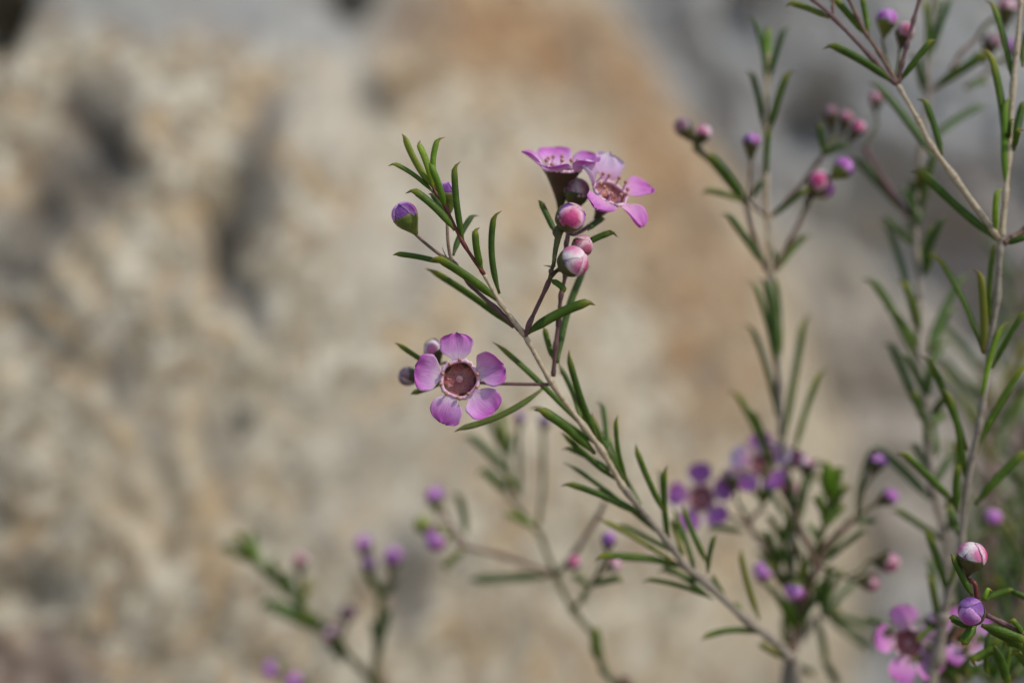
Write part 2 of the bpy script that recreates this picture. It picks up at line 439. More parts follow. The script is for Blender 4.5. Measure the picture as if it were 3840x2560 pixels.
def petal(o, d):
    """a petal in flower units (rim radius = 1): angle deg, len, wid, up (lift of the blade), cup, ruf, tw, mat"""
    a = math.radians(d['a']); Ln = d.get('len', 1.62); Wd = d.get('wid', 1.0); up = math.radians(d.get('up', 14))
    cupz = d.get('cup', .22); ruf = d.get('ruf', .04); curl = d.get('curl', -.10); tw = d.get('tw', 0.); flat = d.get('flat', 0.)
    seed = rnd.uniform(0, 9)
    NU, NV = 16, 14
    V, U, F = [], [], []
    e = Vector((math.cos(a), math.sin(a), 0)); t = Vector((-math.sin(a), math.cos(a), 0)); z = Vector((0, 0, 1))
    for layer in (0, 1):
        for j in range(NV + 1):
            v = j / NV
            h = float(np.interp(v, [q[0] for q in HP], [q[1] for q in HP]))
            for i in range(NU + 1):
                u = i / NU * 2 - 1
                x = u * h * Wd + d.get('skew', 0.) * Wd * v * v
                edge = abs(u) ** 2
                yv = Ln * v * (1 + flat * (abs(u) ** 2) * smooth01((v - .6) / .4))
                rr = math.sin(u * 5.3 + seed) * .5 + math.sin(u * 11 + seed * 2) * .35 + math.sin(u * 19 + seed * 3.) * .2
                yv += ruf * Ln * rr * smooth01((v - .45) / .5) * .9
                x += ruf * Wd * math.sin(v * 13 + seed) * edge * .8
                zz = cupz * (u * h) ** 2 + curl * (v ** 2) * Ln + ruf * 2.1 * math.sin(u * 8 + v * 3 + seed) * smooth01((v - .35) / .6) * (.3 + .7 * edge) + tw * u * h * v
                zz -= layer * .035
                p = e * (1.02 + yv * math.cos(up) - zz * math.sin(up)) + t * x + z * (.04 + yv * math.sin(up) + zz * math.cos(up))
                V.append(p); U.append(((u + 1) / 2, v))
    W = NU + 1; H = (NV + 1) * W
    for j in range(NV):
        for i in range(NU):
            q = j * W + i
            F.append((q, q + 1, q + 1 + W, q + W)); F.append((H + q, H + q + W, H + q + W + 1, H + q + 1))
    for i in range(NU):
        q = NV * W + i; F.append((q, q + 1, H + q + 1, H + q)); F.append((i, H + i, H + i + 1, i + 1))
    for j in range(NV):
        q = j * W; F.append((q, q + W, H + q + W, H + q)); q += NU; F.append((q, H + q, H + q + W, q + W))
    obj("petal", mesh("petal", V, F, PETAL[d.get('mat', 'mauve')], U), o)
def five(off, **kw):
    out = []
    for i in range(5):
        d = dict(kw); d['a'] = off + 72 * i + rnd.uniform(-6, 6); d['len'] = kw.get('len', 1.6) * rnd.uniform(.93, 1.06)
        out.append(d)
    return out
def tuft(s, x, y, n, ln, seed, lean=0., spread=1.0, dz=0.):
    """a handful of needle leaves from one node"""
    r = random.Random(seed)
    x, y = pt(x + ',' + y) if isinstance(x, str) else (x, y)
    for k in range(n):
        a = -math.pi / 2 + lean + ((k + .5) / n - .5) * 2 * spread + r.uniform(-.12, .12); l = ln * r.uniform(.75, 1.2)
        yy = y + r.uniform(-25, 25)
        s.leaf((x + r.uniform(-6, 6), yy), (x + l * math.cos(a), yy + l * math.sin(a)), r.uniform(22, 30), style=r.choice('ddgy' if n > 3 else 'dg'), db=dz + r.uniform(-4, 4), dz=r.uniform(-9, 9))
def leaves(s, text):
    for ln in text.strip().splitlines():
        f = ln.split()
        kw = {}
        for x in f[3:]:
            k, v = x.split('='); kw[k] = v if k == 'style' else float(v)
        s.leaf(f[0], f[1], float(f[2]), **kw)

# ------------------------------------------------------------------ the setting: ground and boulders
def vnoise(p, seed=0):
    """smooth 3-d value noise, vectorised"""
    i = np.floor(p).astype(np.int64); f = p - i; f = f * f * (3 - 2 * f)
    def h(a, b, c):
        n = (a * 374761393 + b * 668265263 + c * 2147483647 + seed * 974634777) & 0xffffffff
        n = ((n ^ (n >> 13)) * 1274126177) & 0xffffffff
        n = ((n ^ (n >> 15)) * 2246822519) & 0xffffffff
        return ((n ^ (n >> 16)) & 0xffff) / 32767.5 - 1
    r = 0
    for dx in (0, 1):
        for dy in (0, 1):
            for dz in (0, 1):
                wgt = (f[:, 0] if dx else 1 - f[:, 0]) * (f[:, 1] if dy else 1 - f[:, 1]) * (f[:, 2] if dz else 1 - f[:, 2])
                r = r + wgt * h(i[:, 0] + dx, i[:, 1] + dy, i[:, 2] + dz)
    return r
def fbm(p, oct=4, seed=0):
    r, a = 0, 1
    for o in range(oct):
        r = r + a * vnoise(p * 2 ** o + o * 7.3, seed + o); a *= .5
    return r

def rock_mat(name, cols, patches, hit, scale=1., rough=.85):
    m, t, b = mat(name)
    geo = nd(t, "ShaderNodeNewGeometry"); pos0 = geo.outputs[0]
    st = nd(t, "ShaderNodeMapping"); t.links.new(pos0, st.inputs[0]); st.inputs["Rotation"].default_value = (0, .30, 0); st.inputs["Scale"].default_value = (1, 1, .6); pos = st.outputs[0]
    n1 = noise(t, 16 * scale, 4, .6, pos); n2 = noise(t, 62 * scale, 4, .6, pos, .5); n5 = noise(t, 120 * scale, 3, .6, pos0); n6 = noise(t, 165 * scale, 2, .6, pos0); n3 = noise(t, 240 * scale, 3, .65, pos); n4 = noise(t, 700, 3, .7, pos)
    c = mix(t, cols[0], cols[1], ramp(t, [(.40, (0,0,0)), (.60, (1,1,1))], n1).outputs[0])
    c = mix(t, c, cols[2], ramp(t, [(.48, (0,0,0)), (.60, (.9,.9,.9))], n2).outputs[0])
    c = mix(t, c, cols[3], ramp(t, [(.47, (0,0,0)), (.58, (.85,.85,.85))], n3).outputs[0])
    c = mix(t, c, cols[4], ramp(t, [(.56, (0,0,0)), (.70, (.7,.7,.7))], n4).outputs[0])
    c = mix(t, c, cols[5], ramp(t, [(.52, (0,0,0)), (.58, (1,1,1))], n5).outputs[0])
    c = mix(t, c, cols[6], ramp(t, [(.55, (0,0,0)), (.61, (.9,.9,.9))], n6).outputs[0])
    nz = nd(t, "ShaderNodeTexNoise"); nz.inputs["Scale"].default_value = 34; pos = pos0; t.links.new(pos, nz.inputs["Vector"]); nz.inputs["Detail"].default_value = 3
    for (x, y, rx, ry, ang, col, amt) in patches:                   # tan and orange mineral stains plus grey and cream blotches, soft and uneven
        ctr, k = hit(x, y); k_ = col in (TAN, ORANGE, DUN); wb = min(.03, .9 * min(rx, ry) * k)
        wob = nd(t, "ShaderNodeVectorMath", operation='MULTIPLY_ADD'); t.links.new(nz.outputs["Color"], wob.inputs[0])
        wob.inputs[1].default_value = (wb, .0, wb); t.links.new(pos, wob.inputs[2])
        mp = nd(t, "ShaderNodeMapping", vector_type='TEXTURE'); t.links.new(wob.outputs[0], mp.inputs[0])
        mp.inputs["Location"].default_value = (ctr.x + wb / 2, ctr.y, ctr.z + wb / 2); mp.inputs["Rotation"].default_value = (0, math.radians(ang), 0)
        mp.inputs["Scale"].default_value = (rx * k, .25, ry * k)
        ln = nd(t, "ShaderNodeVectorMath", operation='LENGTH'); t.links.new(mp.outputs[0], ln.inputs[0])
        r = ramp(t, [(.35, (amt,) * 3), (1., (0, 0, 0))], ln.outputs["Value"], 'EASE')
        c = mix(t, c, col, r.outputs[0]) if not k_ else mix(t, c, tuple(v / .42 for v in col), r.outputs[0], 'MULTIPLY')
    t.links.new(c, b.inputs["Base Color"]); b.inputs["Roughness"].default_value = rough; b.inputs["Specular IOR Level"].default_value = .25
    bump(t, b, n4, .6, .002)
    return m
def boulder(label, ctr, rad, name, cols, patches, p=2.8, amp=(.014, .006, .002), seed=0, pits=(), rot=0., fine=.26):
    M = 460
    th1 = fine / max(rad[0], rad[2])                      # angle range of the dense part around the front pole
    th = np.concatenate([np.linspace(.0015, min(1.25, th1), 150), np.linspace(min(1.25, th1), math.pi - .002, 70)[1:]])
    ph = np.linspace(0, 2 * math.pi, M, endpoint=False)
    T, H = np.meshgrid(th, ph, indexing='ij')
    d = np.stack([np.sin(T) * np.cos(H), -np.cos(T), np.sin(T) * np.sin(H)], -1).reshape(-1, 3)
    q = (np.abs(d[:, 0]) ** p + np.abs(d[:, 1]) ** p + np.abs(d[:, 2]) ** p) ** (-1 / p)
    d = d * q[:, None] * np.array(rad)
    ca, sa = math.cos(rot), math.sin(rot)
    X = d[:, 0] * ca - d[:, 2] * sa; Z = d[:, 0] * sa + d[:, 2] * ca
    V = np.stack([X, d[:, 1], Z], -1) + np.array(ctr)
    nrm = V - np.array(ctr); nrm /= np.linalg.norm(nrm, axis=1)[:, None]
    off = amp[0] * fbm(V * 11, 3, seed) + amp[1] * fbm(V * 42, 3, seed + 9) + amp[2] * fbm(V * 160, 2, seed + 17)
    fr = np.clip(-nrm[:, 1] * 1.6, 0, 1)
    V = V + nrm * off[:, None]
    dep_ = np.maximum(V[:, 1], .2); ux = V[:, 0] / (K * dep_) + 1920; uy = (CAM_H - V[:, 2]) / (K * dep_) + 1280
    front = np.where(nrm[:, 1] < .0)[0]
    def hit(x, y):                                        # where the line of sight through that pixel meets this stone
        q = front[np.argmin((ux[front] - x) ** 2 + (uy[front] - y) ** 2 + (V0[front, 1] * 40) ** 2)]
        return Vector(V0[q]), K * V0[q, 1]
    V0 = V.copy()
    wx = V[:, 0] + .006 * fbm(V * 45, 2, seed + 31); wz = V[:, 2] + .006 * fbm(V * 45 + 9, 2, seed + 37)
    for (x, y, rx, ry, ang, dep) in pits:                 # hollows and cracks weathered into the stone
        c, k = hit(x, y); a = math.radians(ang)
        dx, dz = wx - c.x, wz - c.z
        uu = (dx * math.cos(a) + dz * math.sin(a)) / (rx * k); vv = (-dx * math.sin(a) + dz * math.cos(a)) / (ry * k)
        g = np.exp(-(uu ** 2 + vv ** 2) ** (1.1 if dep > .03 else .9))
        V[:, 1] += dep * (1.0 if dep > .0201 else .7) * g * (nrm[:, 1] < -.1)
    n = len(th); F = []
    I = np.arange(n * M).reshape(n, M); J = np.roll(I, -1, 1)
    F = np.stack([I[:-1], I[1:], J[1:], J[:-1]], -1).reshape(-1, 4).tolist()
    F.append(list(range(M))); F.append(list(range((n - 1) * M, n * M))[::-1])
    base = Vector((ctr[0], ctr[1], 0))
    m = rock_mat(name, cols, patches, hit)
    o = obj("boulder", mesh("boulder", V - np.array(base), F, m))
    o.location = base; o["label"] = label; o["category"] = "boulder"; o["group"] = "boulders behind the shrub"
    return o

# ground
m, t, b = mat("sandy_soil")
geo = nd(t, "ShaderNodeNewGeometry")
c = mix(t, (.30,.23,.15), (.20,.15,.10), ramp(t, [(.4,(0,0,0)),(.6,(1,1,1))], noise(t, 9, 5, .6, geo.outputs[0])).outputs[0])
c = mix(t, c, (.40,.36,.29), ramp(t, [(.55,(0,0,0)),(.68,(1,1,1))], noise(t, 130, 3, .6, geo.outputs[0])).outputs[0])
t.links.new(c, b.inputs["Base Color"]); b.inputs["Roughness"].default_value = .95
bump(t, b, noise(t, 160, 4, .65, geo.outputs[0]), .8, .01)
g = np.linspace(-1, 1, 121); gx = np.sign(g) * np.abs(g) ** 2.4 * 60
X, Y = np.meshgrid(gx, gx, indexing='ij')
V = np.stack([X, Y, np.zeros_like(X)], -1).reshape(-1, 3); V[:, 2] = .012 * fbm(V * 3, 3, 4)
I = np.arange(121 * 121).reshape(121, 121)
F = np.stack([I[:-1, :-1], I[1:, :-1], I[1:, 1:], I[:-1, 1:]], -1).reshape(-1, 4).tolist()
o = obj("ground", mesh("ground", V, F, m)); o["kind"] = "structure"; o["label"] = "sandy soil under the shrub and boulders"

TAN = (.305,.240,.185); ORANGE = (.42,.32,.22); DARKGREY = (.115,.112,.105); CREAM = (.58,.53,.44); GREYB = (.30,.31,.31); DUN = (.30,.24,.19)  # the dark grey goes on in blotches, mostly over the hollows
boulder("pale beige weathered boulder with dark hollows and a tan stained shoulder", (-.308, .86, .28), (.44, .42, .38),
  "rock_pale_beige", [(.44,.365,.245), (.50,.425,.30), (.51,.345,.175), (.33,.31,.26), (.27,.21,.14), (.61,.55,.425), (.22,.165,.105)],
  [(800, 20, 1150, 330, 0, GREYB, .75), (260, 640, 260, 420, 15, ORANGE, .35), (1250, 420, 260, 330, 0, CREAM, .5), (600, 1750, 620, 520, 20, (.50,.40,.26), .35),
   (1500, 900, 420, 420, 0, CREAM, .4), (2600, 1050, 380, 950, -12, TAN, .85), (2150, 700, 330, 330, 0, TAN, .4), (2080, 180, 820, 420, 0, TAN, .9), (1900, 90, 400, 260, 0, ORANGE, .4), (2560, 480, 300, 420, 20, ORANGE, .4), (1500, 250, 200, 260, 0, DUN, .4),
   (1500, 1800, 500, 500, 0, CREAM, .3), (3150, 1250, 230, 650, -8, CREAM, .35), (2200, 620, 300, 140, 0, CREAM, .5), (100, 2500, 380, 200, 0, (.24,.15,.13), .6), (330, 500, 200, 330, 12, DARKGREY, .68), (270, 720, 180, 330, 25, DARKGREY, .68), (100, 930, 160, 300, 30, DARKGREY, .68), (875, 740, 130, 300, 0, DARKGREY, .72), (865, 940, 110, 300, 0, DARKGREY, .72), (955, 1130, 80, 190, -22, DARKGREY, .75), (1070, 380, 95, 190, 10, DARKGREY, .65),
   (455, 1380, 90, 220, -5, DARKGREY, .65), (825, 1660, 95, 290, -8, DARKGREY, .5), (600, 1640, 110, 260, -12, DARKGREY, .3), (1575, 2200, 140, 300, 0, DARKGREY, .8), (30, 1200, 160, 200, 0, DARKGREY, .35), (110, 2200, 150, 170, 0, DARKGREY, .3), (1480, 980, 110, 330, 0, DARKGREY, .3), (1470, 300, 80, 150, -12, DARKGREY, .7), (3075, 1340, 110, 290, 0, DARKGREY, .6), (2620, 1385, 110, 130, -20, DARKGREY, .35), (2570, 785, 110, 150, 0, DARKGREY, .3), (2568, 1670, 110, 150, 0, DARKGREY, .3), (2150, 200, 90, 330, 0, DARKGREY, .3), (1990, 2360, 70, 100, 0, DARKGREY, .35)], 3.0,
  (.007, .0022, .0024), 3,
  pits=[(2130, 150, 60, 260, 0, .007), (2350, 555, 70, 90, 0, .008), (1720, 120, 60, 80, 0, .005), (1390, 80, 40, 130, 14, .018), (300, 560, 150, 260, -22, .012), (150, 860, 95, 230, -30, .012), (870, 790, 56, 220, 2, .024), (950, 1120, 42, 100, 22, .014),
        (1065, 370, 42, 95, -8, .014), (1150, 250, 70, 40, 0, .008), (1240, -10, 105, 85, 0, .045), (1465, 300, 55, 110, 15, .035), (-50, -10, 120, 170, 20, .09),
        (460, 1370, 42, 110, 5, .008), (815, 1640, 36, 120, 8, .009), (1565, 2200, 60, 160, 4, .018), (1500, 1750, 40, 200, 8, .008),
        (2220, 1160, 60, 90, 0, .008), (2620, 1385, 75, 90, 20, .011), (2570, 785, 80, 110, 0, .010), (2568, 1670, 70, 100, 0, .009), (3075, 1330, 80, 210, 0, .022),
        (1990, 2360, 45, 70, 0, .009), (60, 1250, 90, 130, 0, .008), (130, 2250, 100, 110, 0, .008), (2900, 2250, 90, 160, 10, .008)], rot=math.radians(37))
boulder("blue grey boulder standing in the shade of the shrub, behind the pale one", (.245, 1.00, .34), (.40, .38, .46),
  "rock_grey", [(.41,.425,.415), (.35,.355,.345), (.47,.48,.46), (.35,.31,.27), (.25,.22,.20), (.46,.46,.44), (.22,.19,.17)],
  [(3150, 1100, 420, 600, 0, (.56,.49,.385), .9), (3350, 1600, 600, 800, 0, (.54,.47,.38), .85), (3700, 900, 300, 500, 0, (.27,.21,.17), .5), (3780, 1800, 260, 500, 0, (.27,.19,.155), .6)], 2.8,
  (.012, .008, .003), 40, pits=[(2750, 60, 70, 90, 0, .02), (3020, 420, 120, 110, 0, .03), (3500, 900, 90, 260, 10, .015), (3720, 1250, 120, 160, 0, .02)], fine=.3)

# ------------------------------------------------------------------ the branch with the front-facing flower
s = Sprig("long leafy branch carrying the wide-open mauve flower, two cup flowers and a red-stemmed young shoot",
          [(500, 1), (900, 0), (1100, 1), (1270, 3), (1440, 6), (1600, 8.5), (2000, 17), (2350, 28), (2600, 34), (9000, 60)], 'd', 2.0)
s.root.location = P(3050, 8000, 60); s.root.location.z = 0
s.stem('stem', 17, 30, 'grey', ['_2948,2447', '_2990,2640', '_3020,4200', '_3050,8300'])
s.stem('stem', 14.5, 12, 'grey', ['_2955,2455', 'H1380,1150', 'H1200,1020', 'H830,680', 'G1620,1480', 'G1460,1260', 'G950,630'])
s.stem('stem', 12, 9, 'tan', ['G970,650', 'G950,630', 'F1430,1530', 'F1220,1250', 'F850,750', 'F530,190'])
s.stem('stem', 10, 7.5, 'tan', ['F530,190', 'C1870,1120', 'C1620,690'])
s.stem('stem', 7.5, 4.5, 'red', ['C1640,720', 'C1320,240', 'A1070,1300', 'A920,1080', 'A840,900'])
s.stem('side_stem', 8.5, 6.5, 'purple', ['C2190,1550', 'C1800,1200', 'C1420,850', 'C1190,520'], 0, 2)
s.stem('side_stem', 8.5, 7, 'purple', ['F530,190', 'E330,1430', 'E600,850', 'E655,650', 'E690,560'], 0, -3)
s.stem('side_stem', 8.5, 7, 'purple', ['F860,660', 'F890,300', 'E760,1400', 'E800,1000', 'E860,700', 'E875,250', 'E905,60'], 2, 5, True)
s.stem('bract', 3, .8, 'purple', ['C1090,470', 'C1050,400', 'C1010,300'], 2, 2, False)
s.stem('bract', 5, .8, 'green', ['E690,600', 'E620,580', 'E540,568'], -3, -4, False)
leaves(s, """
A870,980 A440,185 27 bow=.05 hook=.3 style=y dz=2
A880,1000 A640,300 29 bow=-.04 hook=-.5 style=y dz=-1
A930,1040 A968,222 23 bow=.09 hook=-1.2 style=y dz=1.5
A1060,1290 A825,620 26 bow=-.02 hook=.2 style=y dz=-2
A885,1070 A240,612 21 bow=-.06 hook=1 dz=.5
A1200,1620 A520,985 31 bow=-.05 hook=1 dz=-1.5
A1130,1480 A830,1060 23 bow=-.03 hook=.4 style=g dz=3
C1325,235 A1190,592 25 bow=.03 hook=-1.1 dz=-1
C1175,425 A1495,1358 22 bow=.06 hook=-1 style=g dz=3 db=3
C1600,640 C1500,2 27 bow=.05 hook=-.7 style=d dz=-1.5
C1855,985 A1795,1308 26 bow=.07 hook=-1.1 dz=.5
C1825,1085 C848,408 33 bow=-.03 hook=1 style=d dz=-2
C1030,535 C280,395 22 bow=-.03 hook=.3 db=2 dz=1
C2060,1480 C765,590 30 bow=-.02 hook=.2 db=1 dz=6
E290,1575 E1290,1080 36 bow=.05 hook=-.6 dz=1
F915,510 E1185,540 27 bow=.05 hook=-.5 style=g dz=4 db=2
F862,460 F755,75 26 bow=.02 hook=.3 dz=3 db=2
E960,400 E1615,62 25 bow=.06 hook=-1.1 dz=1 db=4
B725,1480 B478,968 23 bow=0 hook=.3 dz=2 db=5
B1190,1420 B1440,1240 22 bow=.05 hook=-.5 style=g dz=2 db=6
E650,785 E868,955 26 bow=.08 hook=-.4 style=d dz=-1 db=-3
F1190,1240 F148,240 25 bow=-.02 hook=.2 dz=-2 db=1
F745,800 D1003,1530 25 bow=.07 hook=.5 dz=-1 style=g
F1195,1215 F915,510 24 bow=-.05 hook=-.2 dz=2 style=g
F1390,1415 F1025,350 28 bow=.03 hook=-.3 dz=-1 
G965,570 F1290,1085 25 bow=.03 hook=-.3 dz=1 
G1010,590 F1605,1108 20 bow=.06 hook=-.4 dz=-2
G660,285 F655,1015 37 bow=-.04 hook=.5 dz=-4
G885,565 G300,50 25 bow=.02 hook=.2 dz=1
G1430,1215 G318,360 21 bow=-.02 hook=.3 dz=-1 style=g
G1135,945 G300,588 25 bow=-.04 hook=.7 dz=-3
G1570,1490 G685,968 21 bow=-.02 hook=.3 dz=1
G1510,1460 G640,1382 26 bow=-.04 hook=1 dz=-3
G1400,920 G1080,180 23 bow=.02 hook=-.3 dz=-1
G1455,1190 G1415,400 24 bow=.05 hook=-.4 dz=-3
G1155,825 G930,440 20 bow=.03 hook=-.3 dz=2
G1865,1470 G1588,825 22 bow=.02 hook=-.2 dz=0
G1615,1360 G1470,970 19 bow=.02 hook=-.2 dz=3
G1865,1570 G1950,1135 20 bow=.05 hook=-.3 dz=-2
H885,815 H250,640 22 bow=-.05 hook=.8 dz=-3
H855,800 H420,490 21 bow=-.02 hook=.3 dz=3 style=g
H985,785 H875,600 19 bow=.03 hook=-.3 dz=2
H1300,1000 H1128,365 25 bow=.03 hook=-.3 dz=0
H1190,1045 H1090,840 26 bow=.03 hook=-.3 dz=4
H1310,1125 H775,1175 23 bow=-.10 hook=.3 dz=-3
H1545,1345 H1290,1200 28 bow=.02 hook=.3 dz=5 style=g
""")
s.bud('A460,1400', 47, (-.62, -1.), .25, 'purple', 1.75, ['C1190,525', 'C950,390'], dz=1.5, pr=6, spin=.3, ped_dz=2)
s.bud('A1085,1075', 41, (.0, -1.), .15, 'purple', 2.3, ['C1180,510', 'C1130,430', 'C1095,200'], dz=4, pr=6, ped_dz=2)
s.stem('side_stem', 7, 17, 'green', ['E688,575', 'E715,350', 'E765,120', 'E800,30'], -3, -2, False)
s.bud('B940,1240', 54, (.55, -.50), .75, 'bicolor', 1.35, ['E760,140'], dz=-4, pr=15, pst='green', spin=2.4, ped_dz=-2)
s.bud('E975,510', 55, (.80, -.45), .9, 'pinkwhite', 1.45, ['E640,755'], dz=-4, pr=8, pst='green', spin=.9, ped_dz=-3)
s.bud('E1112,285', 39, (.55, -.55), .9, 'rose', 1.6, ['E880,330'], dz=0, pr=6, ped_dz=4)
s.bud('B1030,850', 47, (.10, -1.), .3, 'mauve', 1.6, ['E880,200', 'E905,60'], dz=8, pr=6, ped_dz=5)
s.bud('D725,345', 36, (-.45, -1.), .5, 'whitegreen', 1.7, ['D1100,830', 'D930,560'], dz=6, pr=5, ped_dz=8)
s.bud('D350,745', 35, (-1., -.12), .3, 'mauve', 1.5, ['D1100,830', 'D700,800'], dz=7, pr=5, ped_dz=8)
leaves(s, """
D900,700 D162,240 23 bow=.02 hook=.2 db=3 dz=0
D900,800 D382,1003 23 bow=.03 hook=.2 db=4 dz=-1
""")
c_ = catmull([pt(q) for q in ['F1220,1250', 'F1430,1530', 'G950,630', 'G1460,1260', 'G1620,1480', 'H830,680', 'H1200,1020']], 12)
for k in range(12):
    q, q2 = c_[5 + k * 5], c_[6 + k * 5]
    a = math.atan2(q[1] - q2[1], q[0] - q2[0]) + (-1) ** k * rnd.uniform(.22, .62); l = rnd.uniform(190, 300)
    s.leaf(tuple(q), (q[0] + l * math.cos(a), q[1] + l * math.sin(a)), rnd.uniform(18, 22), dz=rnd.uniform(3, 11), style=rnd.choice('dgg'))
# the open flower that faces the lens
s.flower('D1110,790', (-.02, -1, .06), 69, [
  dict(a=95, len=1.50, wid=.90, up=8, cup=.06, ruf=.060, curl=-.03, flat=-.03, mat='mauve'),
  dict(a=19, len=1.58, wid=.98, up=24, cup=.42, ruf=.030, curl=-.10, tw=.30, skew=-.14),
  dict(a=-47, len=1.56, wid=1.0, up=14, cup=.30, ruf=.032, curl=-.18, tw=-.14, skew=.16),
  dict(a=-114, len=1.50, wid=.90, up=12, cup=.16, ruf=.024, curl=-.26, tw=.10, skew=.20),
  dict(a=170, len=1.46, wid=1.02, up=14, cup=.20, ruf=.042, curl=-.08, tw=-.16, skew=-.10)],
  dz=-5.5, tube_len=1.2, stam=1.35, ped=['F820,755', 'F500,752', 'F180,745', 'F10,735'], pr=6.5)
# two cup flowers at the top
s.flower('B815,545', (.04, -.22, 1.), 67, [
  dict(a=178, len=1.55, wid=.95, up=42, cup=.3, ruf=.02), dict(a=106, len=1.5, wid=.98, up=48, cup=.25, ruf=.03),
  dict(a=34, len=1.55, wid=.95, up=36, cup=.3, ruf=.03), dict(a=-38, len=1.45, wid=.95, up=34, cup=.3, ruf=.02), dict(a=-110, len=1.4, wid=.95, up=22, cup=.3, ruf=.02)],
  dz=8, tube_len=1.9, stam=2.2, up=(0, 1, .2), ped=['E880,330', 'E905,60'], ped_dz=5)
s.flower('B1520,880', (.38, -.62, .70), 66, [
  dict(a=4, len=1.7, wid=.80, up=22, cup=.30, ruf=.07, mat='pink', skew=-.12), dict(a=78, len=1.65, wid=.92, up=44, cup=.12, ruf=.09, mat='pale'),
  dict(a=148, len=1.65, wid=.74, up=48, cup=.4, ruf=.06, mat='pale'), dict(a=222, len=1.5, wid=.92, up=14, cup=.3, ruf=.05, mat='pink'), dict(a=292, len=1.75, wid=.74, up=0, cup=.4, ruf=.06, mat='pink')],
  dz=7, tube_len=1.7, stam=2.4, ped=['E905,60', 'B1010,1480'], ped_dz=5, pr=8)

# ------------------------------------------------------------------ the upright branch behind it, with buds high up and a flower cluster low down
s = Sprig("tall upright branch with forked bud stalks and small purple flowers halfway down",
          [(0, 30), (700, 32), (1500, 38), (1900, 46), (2560, 48), (9000, 66)], 'd', 5)
s.root.location = P(2990, 8000, 62); s.root.location.z = 0
s.stem('stem', 16, 30, 'grey', ['_2962,2500', '_2950,2640', '_2960,4200', '_2990,8300'])
s.stem('stem', 14, 11, 'grey', ['_2958,2510', 'R1490,1150', 'R1445,650', 'R1470,120', 'O1430,900', 'O1345,380'])
s.stem('stem', 11, 9, 'grey', ['O1345,390', 'M1320,1230', 'M1290,600', 'K1220,1480'])
s.stem('stem', 11, 8, 'tan', ['K1220,1490', 'K1215,1150', 'K1200,880', 'K1180,500', 'I1185,1300', 'I1190,800', 'I1205,560'])
s.stem('side_stem', 9, 8, 'brown', ['K1190,1440', 'K1050,1080', 'K970,760'])
s.stem('side_stem', 9, 8, 'brown', ['K1260,1450', 'K1440,1130', 'K1555,870'])
s.stem('side_stem', 8, 7, 'brown', ['K1240,870', 'K1420,690', 'K1720,320', 'K1790,210'], 0, 5)
s.stem('side_stem', 7, 6, 'brown', ['K1190,875', 'K1080,790', 'K985,700'], 0, 0)
leaves(s, """
I1185,900 I1045,150 24 style=g
I1200,900 I1210,265 32 style=y hook=0
I1212,860 I1400,255 24 style=g
I1160,1380 I1020,715 24
I1212,1380 I1432,715 27
K1185,470 I1205,1330 22 hook=0
K945,715 K515,588 28 style=g
K1185,1410 K755,795 28 style=g
K1290,1445 K1615,1045 26
K1290,1445 K1265,1215 24
K1030,690 K1155,495 22 style=g
K1250,875 K1640,560 22
K970,730 K560,190 34 style=d dz=-2
M1295,1090 M1035,105 27 style=g
M1290,1020 K1165,1490 34 style=g
M1312,1080 M1262,40 22
M1295,1568 M995,560 25
O1375,420 M1590,465 27
O1480,580 M1765,1045 27
O1270,820 M835,1260 26
O1300,900 O1040,60 26
O950,1375 O560,1320 28 style=g dz=-4
O1390,1568 O1205,1190 26
R1300,350 R1080,-20 28
R1400,330 O1300,1300 26
O1530,1300 O1610,820 26
O1560,1150 O1720,600 28 style=g
""")
s.bud('I310,1330', 34, (-.62, -.8), .1, 'mauve', 2.2, ['K970,760', 'K680,400'], pr=8, pst='green')
s.bud('I530,1400', 30, (.45, -.9), .3, 'pinkwhite', 2.0, ['K970,760', 'K700,400'], pr=7, pst='green')
s.bud('I1030,1490', 31, (.0, -1), .1, 'violet', 2.3, ['K985,700', 'K1010,560'], pr=6)
s.bud('K1740,510', 42, (.35, -.55), .5, 'pinkwhite', 2.0, ['K1555,870', 'K1590,790'], pr=8, pst='green')
s.bud('K1800,580', 34, (.6, -.3), .3, 'purple', 1.7, ['K1570,850', 'K1640,720'], dz=2, pr=6, pst='green')
s.bud('K1995,365', 37, (.75, -.6), .25, 'purple', 1.7, ['K1660,690', 'K1790,560'], dz=-2, pr=6, pst='green')
s.bud('I1860,1190', 27, (-.15, -1), .2, 'mauve', 2.6, ['K1790,210'], dz=8, pr=6, pst='green')
s.bud('I2020,1235', 25, (.1, -1), .3, 'rose', 2.7, ['K1790,210', 'K1850,100'], dz=8, pr=6, pst='green')
s.bud('I2155,1345', 26, (.5, -.8), .3, 'pinkwhite', 2.4, ['K1790,210', 'K1900,130'], dz=6, pr=6, pst='green')
leaves(s, """
K1790,240 K2060,130 24 style=g bow=.1
K1790,230 J90,1290 26 style=d
""")
# flower cluster
s.stem('side_stem', 10, 8, 'brown', ['R1450,330', 'R1180,130', 'O1010,1300', 'O1150,1120'])
s.stem('side_stem', 8, 7, 'green', ['O1010,1300', 'O930,1150', 'O870,1050'])
s.flower('O500,1030', (-.25, -.9, .25), 50, five(25, len=1.55, wid=.9, up=18, cup=.2, ruf=.03, mat='violet'), dz=2, ped=['O1000,1300', 'O800,1210'], pr=6, pst='brown')
s.flower('O1140,680', (-.35, -.75, .5), 48, [dict(a=170, mat='pale', up=35), dict(a=98, mat='mauve', up=30), dict(a=26, mat='pale', up=30), dict(a=-46, mat='violet'), dict(a=-118, mat='violet')],
  dz=2, ped=['O1150,1120', 'O1180,950'], pr=6, pst='brown')
s.flower('O1420,640', (.45, .3, .8), 40, five(10, len=1.5, wid=.9, up=20, mat='violet'), dz=6, ped=['O1450,1000', 'O1440,860'], pr=6, pst='brown')
